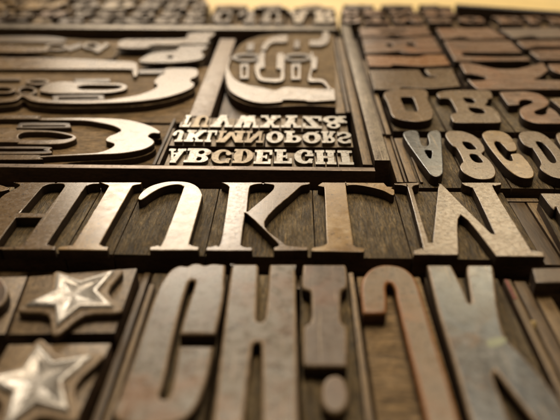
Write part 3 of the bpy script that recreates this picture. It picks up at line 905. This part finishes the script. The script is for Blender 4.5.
S_o = [(136, 84, 1), (250, 80), (330, 82), (420, 100), (474, 140), (479, 168), (445, 193), (388, 215), (384, 230), (405, 242), (440, 243), (466, 232), (468, 208), (496, 196), (540, 228), (572, 268), (580, 300), (480, 304), (390, 300), (320, 278), (286, 245), (279, 210), (300, 186), (340, 172), (370, 156), (362, 142), (330, 135), (292, 138), (274, 154), (276, 171, 1), (216, 176), (194, 166)]
OY1, OY0 = U(440, 89)[1], U(440, 123)[1]
for lab, (a, b), lp, qq, fm in (('brown type block with a rounded O and slot counter, behind the grey A', (382, 428.5), [O_o, O_h], qo, 'face'),
                                ('brown type block with upside-down R, between the O and the S', (429, 489), [R_o, R_h1, R_h2], qr, 'face'),
                                ('pinkish brown type block with upside-down S, right of the R', (489.5, 548), [S_o], qs, 'face_pink')):
    X0, X1 = U(a, 89)[0], U(b, 89)[0]
    type_block(lab, [(X0, OY0), (X1, OY0), (X1, OY1), (X0, OY1)], [('raised_letter', [T(*qq, l) for l in lp])], face=fm, group=ORG, ground=-4, bev=.35, n=4)
X0, X1 = U(548.5, 89)[0], U(610, 89)[0]
type_block('type block cut off by the right edge, behind the rounded D', [(X0, OY0), (X1, OY0), (X1, OY1), (X0, OY1)],
           [('raised_letter', [px([(550, 99, 1), (580, 95, 1), (600, 120, 1), (578, 122, 1), (560, 107)])])], group=ORG, ground=-4)

# ------------------------------------------------------------------ blocks farther back on the right: wide letters lying on their side
BKG = 'broad wooden letters at the back right'
k1 = (340, 20, 4.6667)
k2 = (440, 20, 4.6667)


def wide(label, body, loops, face, k, ground=-5):
    bz = T(*k, body)
    type_block(label, bz, [('raised_letter', [T(*k, l) for l in loops])], face=face, group=BKG, ground=ground, bev=.4, n=4)


wide('grey-brown broad block with a step cut in its letter, behind the O', [(132, 226), (530, 222), (572, 322), (158, 326)],
     [[(136, 232, 1), (368, 232, 1), (378, 244), (388, 262), (405, 268), (448, 268, 1), (450, 262, 1), (420, 258), (398, 236), (398, 228, 1), (524, 224, 1), (562, 308, 1), (420, 318), (290, 312), (275, 322), (160, 322, 1)]], 'face', k1)
wide('orange-brown broad block with a plain bar face at the back right', [(118, 160), (488, 160), (524, 218), (134, 222)],
     [[(120, 164, 1), (250, 168), (360, 172), (400, 162), (486, 162, 1), (516, 208, 1), (380, 214), (250, 206), (236, 214), (136, 214, 1)]], 'face_copper', k1)
wide('faded pink-brown broad block behind the orange-brown bar', [(98, 80), (440, 74), (486, 156), (116, 158)],
     [[(102, 84, 1), (200, 82), (260, 90), (340, 80), (436, 78, 1), (478, 150, 1), (300, 152), (280, 144), (200, 150), (118, 154, 1)],
      [(215, 112), (240, 110), (250, 122), (225, 125)], [(310, 108), (345, 107), (352, 120), (320, 122)]], 'face_pink', k1)
wide('dusky broad block nearest the metal rule end at the back', [(84, 32), (400, 24), (434, 70), (98, 78)],
     [[(88, 36, 1), (396, 28, 1), (428, 66, 1), (310, 72), (240, 66), (200, 74), (98, 74, 1)], [(190, 50), (300, 46), (304, 54), (200, 58)]], 'face_pink', k1)
wide('pink-brown broad block with a bow-tie shaped letter, beside the step-cut block', [(84, 198), (506, 196), (612, 328), (170, 330)],
     [[(92, 200, 1), (140, 200), (230, 222), (300, 230), (370, 226), (480, 198, 1), (506, 232, 1), (470, 262), (440, 276), (480, 280), (566, 280, 1), (604, 322, 1), (180, 324, 1), (150, 300), (128, 274), (150, 282), (205, 280), (212, 266), (150, 250), (118, 246)]], 'face_pink', k2)
wide('plank-faced broad block with a long dark slit, back right', [(14, 92), (330, 92), (438, 194), (72, 194)],
     [[(18, 96, 1), (328, 96, 1), (382, 150, 1), (240, 150), (112, 148), (106, 156), (116, 168), (240, 172), (406, 172, 1), (424, 188, 1), (70, 190, 1)]], 'face_pink', k2)
wide('plank-faced broad block behind the one with the slit', [(-22, 34), (240, 34), (322, 88), (10, 90)],
     [[(-18, 38, 1), (236, 38, 1), (312, 84, 1), (160, 86), (100, 76), (40, 86), (10, 84, 1)]], 'face_pink', k2)
wide('brown broad block with a short slit at the far right', [(352, 92), (640, 88), (760, 192), (462, 190)],
     [[(356, 96, 1), (630, 92, 1), (740, 186, 1), (468, 184, 1), (420, 146), (455, 140), (600, 136), (596, 124), (455, 122), (400, 130)]], 'face_pink', k2)
wide('brown broad block behind the short-slit block at the far right', [(272, 36), (560, 30), (634, 84), (346, 88)],
     [[(276, 40, 1), (556, 34, 1), (624, 78, 1), (480, 82), (430, 74), (344, 84, 1)]], 'face_brown', k2)
wide('broad block at the right edge beside the bow-tie letter', [(500, 202), (760, 200), (880, 300), (624, 328)],
     [[(504, 206, 1), (750, 204, 1), (860, 290, 1), (640, 300), (600, 262), (530, 236)]], 'face_pink', k2)

# ------------------------------------------------------------------ ornate letter in the middle
ko_ = (200, 20, 3.5)
og = -7.0
OB = [(U(226, 76)[0], U(280, 113)[1]), (U(331, 76)[0], U(280, 113)[1]), (U(331, 76)[0], U(280, 35)[1]), (U(226, 76)[0], U(280, 35)[1])]
kk = (215, 20, 4.148)
base_o = [(500, 344, 1), (380, 338), (275, 342), (190, 344), (115, 328), (60, 294), (42, 240), (46, 190), (72, 134), (108, 88), (170, 60), (260, 48), (420, 46), (492, 50, 1), (500, 200, 1)]
stroke_o = [(62, 156), (50, 184), (43, 212), (44, 240), (60, 290), (118, 326), (190, 343), (272, 339), (288, 330), (365, 332), (400, 337), (500, 332, 1), (496, 284, 1), (430, 286), (360, 282), (290, 278), (250, 291), (200, 281), (130, 268), (85, 247), (66, 222), (57, 200), (60, 178), (68, 158)]
arch_o = [(192, 122), (204, 94), (236, 72), (294, 62), (301, 70), (300, 90, 1), (284, 92), (250, 92), (226, 102), (214, 122, 1)]
hook_o = [(392, 84, 1), (434, 80), (446, 62), (448, 50), (460, 46), (474, 56), (470, 90), (440, 106), (390, 104, 1)]
u_o = [(188, 132, 1), (208, 132, 1), (206, 160), (208, 196, 1), (186, 200, 1), (188, 224), (204, 240), (262, 242), (272, 232), (274, 202, 1), (254, 200, 1), (258, 138, 1), (284, 136, 1), (288, 160), (288, 204), (280, 252), (196, 252), (170, 228), (166, 186), (182, 166)]
foot_o = [(396, 134, 1), (408, 134, 1), (410, 152), (424, 156), (422, 202, 1), (404, 204, 1), (402, 240), (452, 248), (486, 290, 1), (474, 292, 1), (444, 258), (390, 254), (388, 230), (398, 190)]


def loz(cx, cy_, rx, ry):
    return [(cx + rx * math.cos(i * math.pi / 6), cy_ - ry * math.sin(i * math.pi / 6)) for i in range(12)]


def frame_px(x0, x1, y0, y1, t):
    return [T(*kk, corners([(x0, y0), (x1, y0), (x1, y1), (x0, y1)])), T(*kk, corners([(x0 + t, y0 + t * .9), (x1 - t, y0 + t * .9), (x1 - t, y1 - t * .9), (x0 + t, y1 - t * .9)]))]


type_block('ornate round letter with inner scrolls and bars, above the small type', OB,
           [('letter_base', [T(*kk, base_o)], 1.9, 'ground_shallow'), ('raised_letter', [T(*kk, stroke_o)]), ('inner_arch', [T(*kk, arch_o)]), ('upper_hook', [T(*kk, hook_o)]),
            ('inner_scroll', [T(*kk, u_o)]), ('inner_foot', [T(*kk, foot_o)]),
            ('inner_lozenge', [T(*kk, loz(132, 152, 62, 17)), T(*kk, loz(132, 152, 44, 9))], .3, 'orn_dark'), ('inner_lozenge', [T(*kk, loz(342, 152, 60, 17)), T(*kk, loz(342, 152, 42, 9))], .3, 'orn_dark'),
            ('inner_bar', frame_px(104, 140, 180, 240, 11), .2), ('inner_bar', frame_px(316, 356, 180, 244, 12), .2),
            ('inner_bar', [T(*kk, corners([(134, 92), (164, 90), (160, 122), (130, 122)]))], .5, 'orn_dark'), ('inner_bar', [T(*kk, corners([(330, 80), (352, 80), (352, 112), (328, 112)]))], .5, 'orn_dark')],
           face='orn', gmat='strip_dark', ground=og, bev=.25, name='ornamental_type_block', edge='edge_tan')

# ------------------------------------------------------------------ ornamental letters at the left
c1a = (0, 105, 4.945)
ORN = 'ornamental letters at the left'


def both(a, b, pa_, pb):
    return [T(*a, pa_), T(*b, pb)]


g1, g2 = (0, 105, 4.945), (90, 105, 4.945)
o1 = T(*g1, [(-160, 50, 1), (182, 51), (192, 63), (400, 63)]) + T(*g2, [(100, 66), (200, 76), (290, 100), (344, 128), (340, 139), (308, 138), (288, 154), (310, 170), (318, 184), (300, 202), (250, 222), (150, 238), (50, 243)]) + \
    T(*g1, [(400, 247), (205, 257), (190, 268), (-160, 268, 1), (-160, 246, 1), (182, 246), (200, 250), (400, 240)]) + T(*g2, [(50, 232), (110, 208), (116, 190), (78, 176), (92, 156), (130, 140), (152, 124), (120, 104), (60, 89)]) + \
    T(*g1, [(400, 75), (200, 74), (182, 68), (-160, 68, 1)])
base1 = T(*g1, [(-160, 48, 1), (182, 49), (400, 61)]) + T(*g2, [(100, 64), (200, 74), (290, 98), (347, 128), (342, 141), (312, 140), (292, 155), (314, 170), (321, 184), (302, 204), (250, 225), (150, 241)]) + \
    T(*g1, [(400, 250), (190, 270), (-160, 270, 1)])
fr1, fr1h = [(84, 98), (92, 88), (120, 82), (320, 83), (344, 90), (346, 100), (330, 106), (100, 108)], [(108, 95, 1), (318, 94, 1), (322, 100, 1), (106, 102, 1)]
lf1 = [(-160, 122, 1), (90, 122), (250, 127), (340, 140), (376, 156), (362, 174), (300, 190), (200, 193), (90, 190), (76, 182), (-160, 182, 1)]
lf1h = [(88, 158), (100, 140), (140, 132), (250, 133), (330, 146), (358, 158), (320, 169), (200, 173), (110, 170)]
fr2, fr2h = [(-160, 200, 1), (220, 200), (242, 214), (220, 234), (-160, 234, 1)], [(-160, 208, 1), (205, 208), (218, 215), (205, 226), (-160, 226, 1)]
ob1 = [(U(-40, 140)[0], U(80, 162.5)[1]), (U(158, 140)[0], U(80, 162.5)[1]), (U(158, 140)[0], U(80, 113.5)[1]), (U(-40, 140)[0], U(80, 113.5)[1])]
type_block('ornamental letter with forked end and leaf-shaped counter, nearest at the left', ob1,
           [('letter_base', [base1], 2.7, 'ground_orn'), ('raised_letter', [o1]), ('inner_frame', [T(*g1, fr1), T(*g1, fr1h)], .5, 'orn_dark'), ('inner_leaf', [T(*g1, lf1), T(*g1, lf1h)]), ('inner_frame', [T(*g1, fr2), T(*g1, fr2h)], .5, 'orn_dark')],
           face='orn', gmat='ground_orn', ground=-5.5, bev=.3, name='ornamental_type_block', group=ORN, edge='edge_tan')

h1, h2 = (0, 60, 5.09), (100, 60, 5.09)
o2 = T(*h2, [(330, 46), (400, 41), (480, 43), (500, 58), (492, 82), (464, 95), (462, 108), (480, 120), (466, 142), (400, 170), (300, 195), (150, 212), (0, 218)]) + \
    T(*h1, [(400, 220), (250, 217), (160, 206), (112, 184), (60, 208), (-150, 222, 1), (-150, 206, 1), (40, 196), (100, 172), (130, 164), (180, 184), (270, 204), (400, 209)]) + \
    T(*h2, [(0, 206), (100, 194), (200, 176), (270, 150), (292, 128), (274, 112), (302, 80), (326, 68)])
arm2 = T(0, 0, 1, [(-30, 57, 1), (60, 58), (120, 61), (135, 62.5), (137.5, 67), (137.5, 74), (134, 76.5), (132, 71), (128, 69), (60, 68.8), (-30, 69, 1)])
bar2 = T(*h2, [(192, 46, 1), (330, 44, 1), (322, 62, 1), (198, 64, 1)])
lf2 = T(*h1, [(200, 152), (230, 126), (300, 110), (400, 112), (560, 118)]) + T(*h2, [(90, 118), (130, 126), (138, 140), (110, 155), (30, 166)]) + T(*h1, [(420, 168), (280, 168), (220, 162)])
lf2h = T(*h1, [(392, 138), (430, 126), (540, 126)]) + T(*h2, [(90, 128), (112, 138), (70, 150)]) + T(*h1, [(500, 152), (420, 150)])
frm = T(*h1, [(270, 190), (285, 178), (510, 175), (524, 184), (515, 200), (290, 206)])
frmh = T(*h1, [(296, 186, 1), (500, 183, 1), (500, 194, 1), (296, 198, 1)])


def ringpx(k, x0, x1, y0, y1, t):
    def e(a, b, c, d):
        return [((a + b) / 2 + (b - a) / 2 * math.cos(i * math.pi / 5), (c + d) / 2 - (d - c) / 2 * math.sin(i * math.pi / 5)) for i in range(10)]
    return [T(*k, e(x0, x1, y0, y1)), T(*k, e(x0 + t, x1 - t, y0 + t * .42, y1 - t * .42))]


base2 = T(0, 0, 1, [(-30, 56.6, 1), (60, 57.5), (120, 60.5), (136, 62), (139, 67), (164, 68.6)]) + T(*h2, [(400, 39), (482, 41), (503, 58), (495, 83), (468, 96), (466, 108), (483, 120), (469, 143), (400, 173), (300, 198), (150, 215)]) + \
    T(*h1, [(400, 223), (250, 220), (155, 209), (112, 188), (62, 211), (-150, 225, 1)])
ob2 = [(U(-60, 80)[0], U(80, 111)[1]), (U(202, 80)[0], U(80, 111)[1]), (U(202, 80)[0], U(80, 57)[1]), (U(-60, 80)[0], U(80, 57)[1])]
type_block('ornamental letter with broad forked end, rings and bars, second from front at the left', ob2,
           [('letter_base', [base2], 2.2, 'ground_orn'), ('raised_letter', [o2]), ('upper_arm', [arm2]), ('inner_bar', [bar2], .5, 'orn_dark'), ('inner_leaf', [lf2, lf2h]), ('inner_frame', [frm, frmh], .3, 'orn_dark'),
            ('inner_ring', ringpx(h1, 84, 188, 132, 176, 16)), ('inner_ring', ringpx(h1, 128, 254, 94, 124, 18)), ('inner_ring', ringpx(h1, -60, 78, 130, 168, 18)),
            ('inner_bar', [T(*h1, [(370, 92, 1), (560, 90, 1), (560, 106, 1), (385, 108, 1)])], .5, 'orn_dark'), ('inner_bar', [T(*h1, [(-80, 86, 1), (100, 86, 1), (100, 96, 1), (-80, 98, 1)])], .5, 'orn_dark')],
           face='orn', gmat='ground_orn', ground=-5.5, bev=.3, name='ornamental_type_block', group=ORN, edge='edge_tan')

m1, m2 = (0, 30, 5.09), (100, 30, 4.667)
p3a = T(*m2, [(186, 136), (250, 106), (340, 98), (366, 88), (370, 76), (440, 72), (498, 74), (494, 86), (472, 100), (486, 118), (468, 136), (400, 147), (300, 152), (200, 150)])
p3h = T(*m2, [(314, 122), (334, 118), (340, 128), (322, 132)])
p3b = T(*m2, [(82, 76), (104, 46), (210, 43), (390, 40), (410, 18), (470, 10), (534, 10), (522, 30), (502, 44), (508, 60), (440, 64), (390, 62), (352, 68), (250, 68), (214, 82), (140, 84)])
p3c = T(*m1, [(-120, 78, 1), (60, 74), (120, 84), (220, 90), (240, 104), (120, 112), (-120, 106, 1)])
p3d = T(*m1, [(-120, 30, 1), (200, 28), (330, 40), (300, 56), (100, 58), (-120, 56, 1)])
ob3 = [(U(-80, 45)[0], U(80, 55)[1]), (U(215, 45)[0], U(80, 55)[1]), (U(215, 45)[0], U(80, 33)[1]), (U(-80, 45)[0], U(80, 33)[1])]
ob3 = [(ob3[0][0], U(180, 64)[1]), (U(136, 60)[0], U(180, 64)[1])] + [(U(206, 52)[0], U(180, 64)[1]), (U(206, 52)[0], ob3[2][1]), (ob3[3][0], ob3[3][1])]
ob3 = [(U(-70, 45)[0], U(100, 56.4)[1]), (U(205, 48)[0], U(100, 56.4)[1]), (U(205, 48)[0], U(100, 32)[1]), (U(-70, 45)[0], U(100, 32)[1])]
type_block('blurred ornamental letter with two forked ends, farthest back at the left', ob3,
           [('raised_letter', [p3a, p3h]), ('upper_arm', [p3b]), ('letter_base', [T(*m1, [(-120, 26, 1), (330, 30), (560, 56), (560, 130), (300, 124), (230, 112), (-120, 110, 1)])], 1.8, 'ground_shallow'),
            ('inner_bar', [p3c]), ('inner_bar', [p3d], .4, 'orn_dark'), ('inner_bar', [T(*m1, [(330, 84, 1), (410, 62, 1), (420, 78, 1), (350, 104, 1)])], .4, 'orn_dark'), ('inner_bar', [T(*m1, [(470, 104, 1), (540, 60, 1), (558, 70, 1), (500, 112, 1)])], .2),
            ('inner_ring', ringpx(m1, 225, 345, 66, 104, 18)), ('inner_ring', ringpx(m1, 420, 512, 62, 98, 18))],
           face='orn', gmat='ground_orn', ground=-5.5, bev=.3, name='ornamental_type_block', group=ORN, edge='edge_tan')

# ------------------------------------------------------------------ far rows of slab type along the back
FAR = 'blurred type along the far edge of the tray'


def farblock(label, ch, xa, xb, yt, yb, face='face', flip=True, z=0.0):
    X0, X1 = U(xa, (yt + yb) / 2)[0], U(xb, (yt + yb) / 2)[0]
    Y0, Y1 = U((xa + xb) / 2, yb)[1], U((xa + xb) / 2, yt)[1]
    d = (X1 - X0) * .05
    type_block(label, [(X0, Y0), (X1, Y0), (X1, Y1), (X0, Y1)], [('raised_letter', glyph(ch, X0 + d, X1 - d, Y0 + d, Y1 - d, flip))],
               face=face, gmat='ground_orn', ground=-4.5, bev=.25, n=1, group=FAR, ztop=z)


nA = ['blurred golden type block with letter %s, far row at the left', 'blurred brown type block with letter %s, second far row at the left',
      'blurred type block with letter %s, third far row above the long rule']
sheet('tray_floor', -330, U(205, 5)[0], back_y + 4.01, U(100, -12)[1], -26.9, -23.4, 'bed')
for ch, x0, x1_, f in (('R', -20, 30, 'face'), ('A', 31, 66, 'face_gold'), ('S', 67, 104, 'face'), ('H', 105, 144, 'face_gold'), ('C', 145, 176, 'face'), ('T', 177, 202, 'face')):
    farblock('dim type block with letter %s, at the very top of the far left' % ch, ch, x0, x1_, -10, -1, f)
for ch, x0, x1_, f in (('E', -30, 16, 'face_gold'), ('B', 17, 68, 'face_gold'), ('O', 72, 100, 'face'), ('D', 101, 136, 'face_pale'), ('R', 138, 164, 'face'), ('N', 165, 190, 'face'), ('S', 191, 208, 'face')):
    farblock(nA[0] % ch, ch, x0, x1_, .5, 9, f)
for ch, x0, x1_, f in (('M', -30, 10, 'face'), ('T', 11, 36, 'face'), ('H', 37, 68, 'face_pink'), ('A', 69, 94, 'face'), ('C', 95, 128, 'face'), ('U', 129, 158, 'face'), ('P', 159, 184, 'face'), ('K', 185, 206, 'face')):
    farblock(nA[1] % ch, ch, x0, x1_, 11, 16.5, f)
for ch, x0, x1_, f in (('L', -30, 30, 'face_brown'), ('F', 31, 56, 'face_gold'), ('G', 57, 84, 'face_brown'), ('X', 85, 112, 'face'), ('Z', 113, 150, 'face'), ('B', 151, 180, 'face'), ('E', 181, 206, 'face')):
    farblock(nA[2] % ch, ch, x0, x1_, 18, 23.4, f)
for i, (ch, x0, x1_) in enumerate((('C', 212, 234), ('J', 236, 258), ('U', 260, 284), ('A', 286, 311), ('R', 312, 338))):
    farblock('pale blurred type block with letter %s, behind the ornate round letter' % ch, ch, x0, x1_, 9.5, 22.8, 'face_pale' if i > 2 else 'orn')
for ch, x0, x1_, f in (('S', 212, 250, 'face_gold'), ('W', 252, 290, 'face'), ('V', 292, 336, 'face_gold')):
    farblock('dim blurred type block with letter %s on the farthest edge' % ch, ch, x0, x1_, 4.4, 8.6, f)
for ch, x0, x1_, y0, y1_ in (('D', 341, 360, 9, 15), ('K', 361, 386, 9, 15), ('N', 387, 420, 9, 15), ('H', 421, 457, 9.5, 15.5), ('O', 342, 362, 16.5, 23), ('T', 363, 390, 16.5, 23), ('M', 391, 424, 16.5, 23), ('R', 425, 456, 16.5, 23), ('G', 457, 486, 16.5, 23),
                             ('E', 494, 524, 16.5, 23.5), ('L', 525, 545, 16.5, 23.5), ('Z', 546, 575, 17, 24)):
    farblock('small blurred brown type block with letter %s, far row at the back right' % ch, ch, x0, x1_, y0, y1_, 'face_pink')
for ch, x0, x1_ in (('B', 342, 376), ('S', 378, 416), ('P', 418, 454)):
    farblock('blurred brown type block with letter %s, on the back right edge' % ch, ch, x0, x1_, 4.2, 8, 'face_brown')

# dark bar at the back right
bo = strip('dark wooden bar along the back right edge, before the yellow table', px([(457, 5.6), (690, 22.5), (690, 20), (455, 3.6)], 3), 3, 'bed', name='edge_bar', cat='wooden bar', group=None)
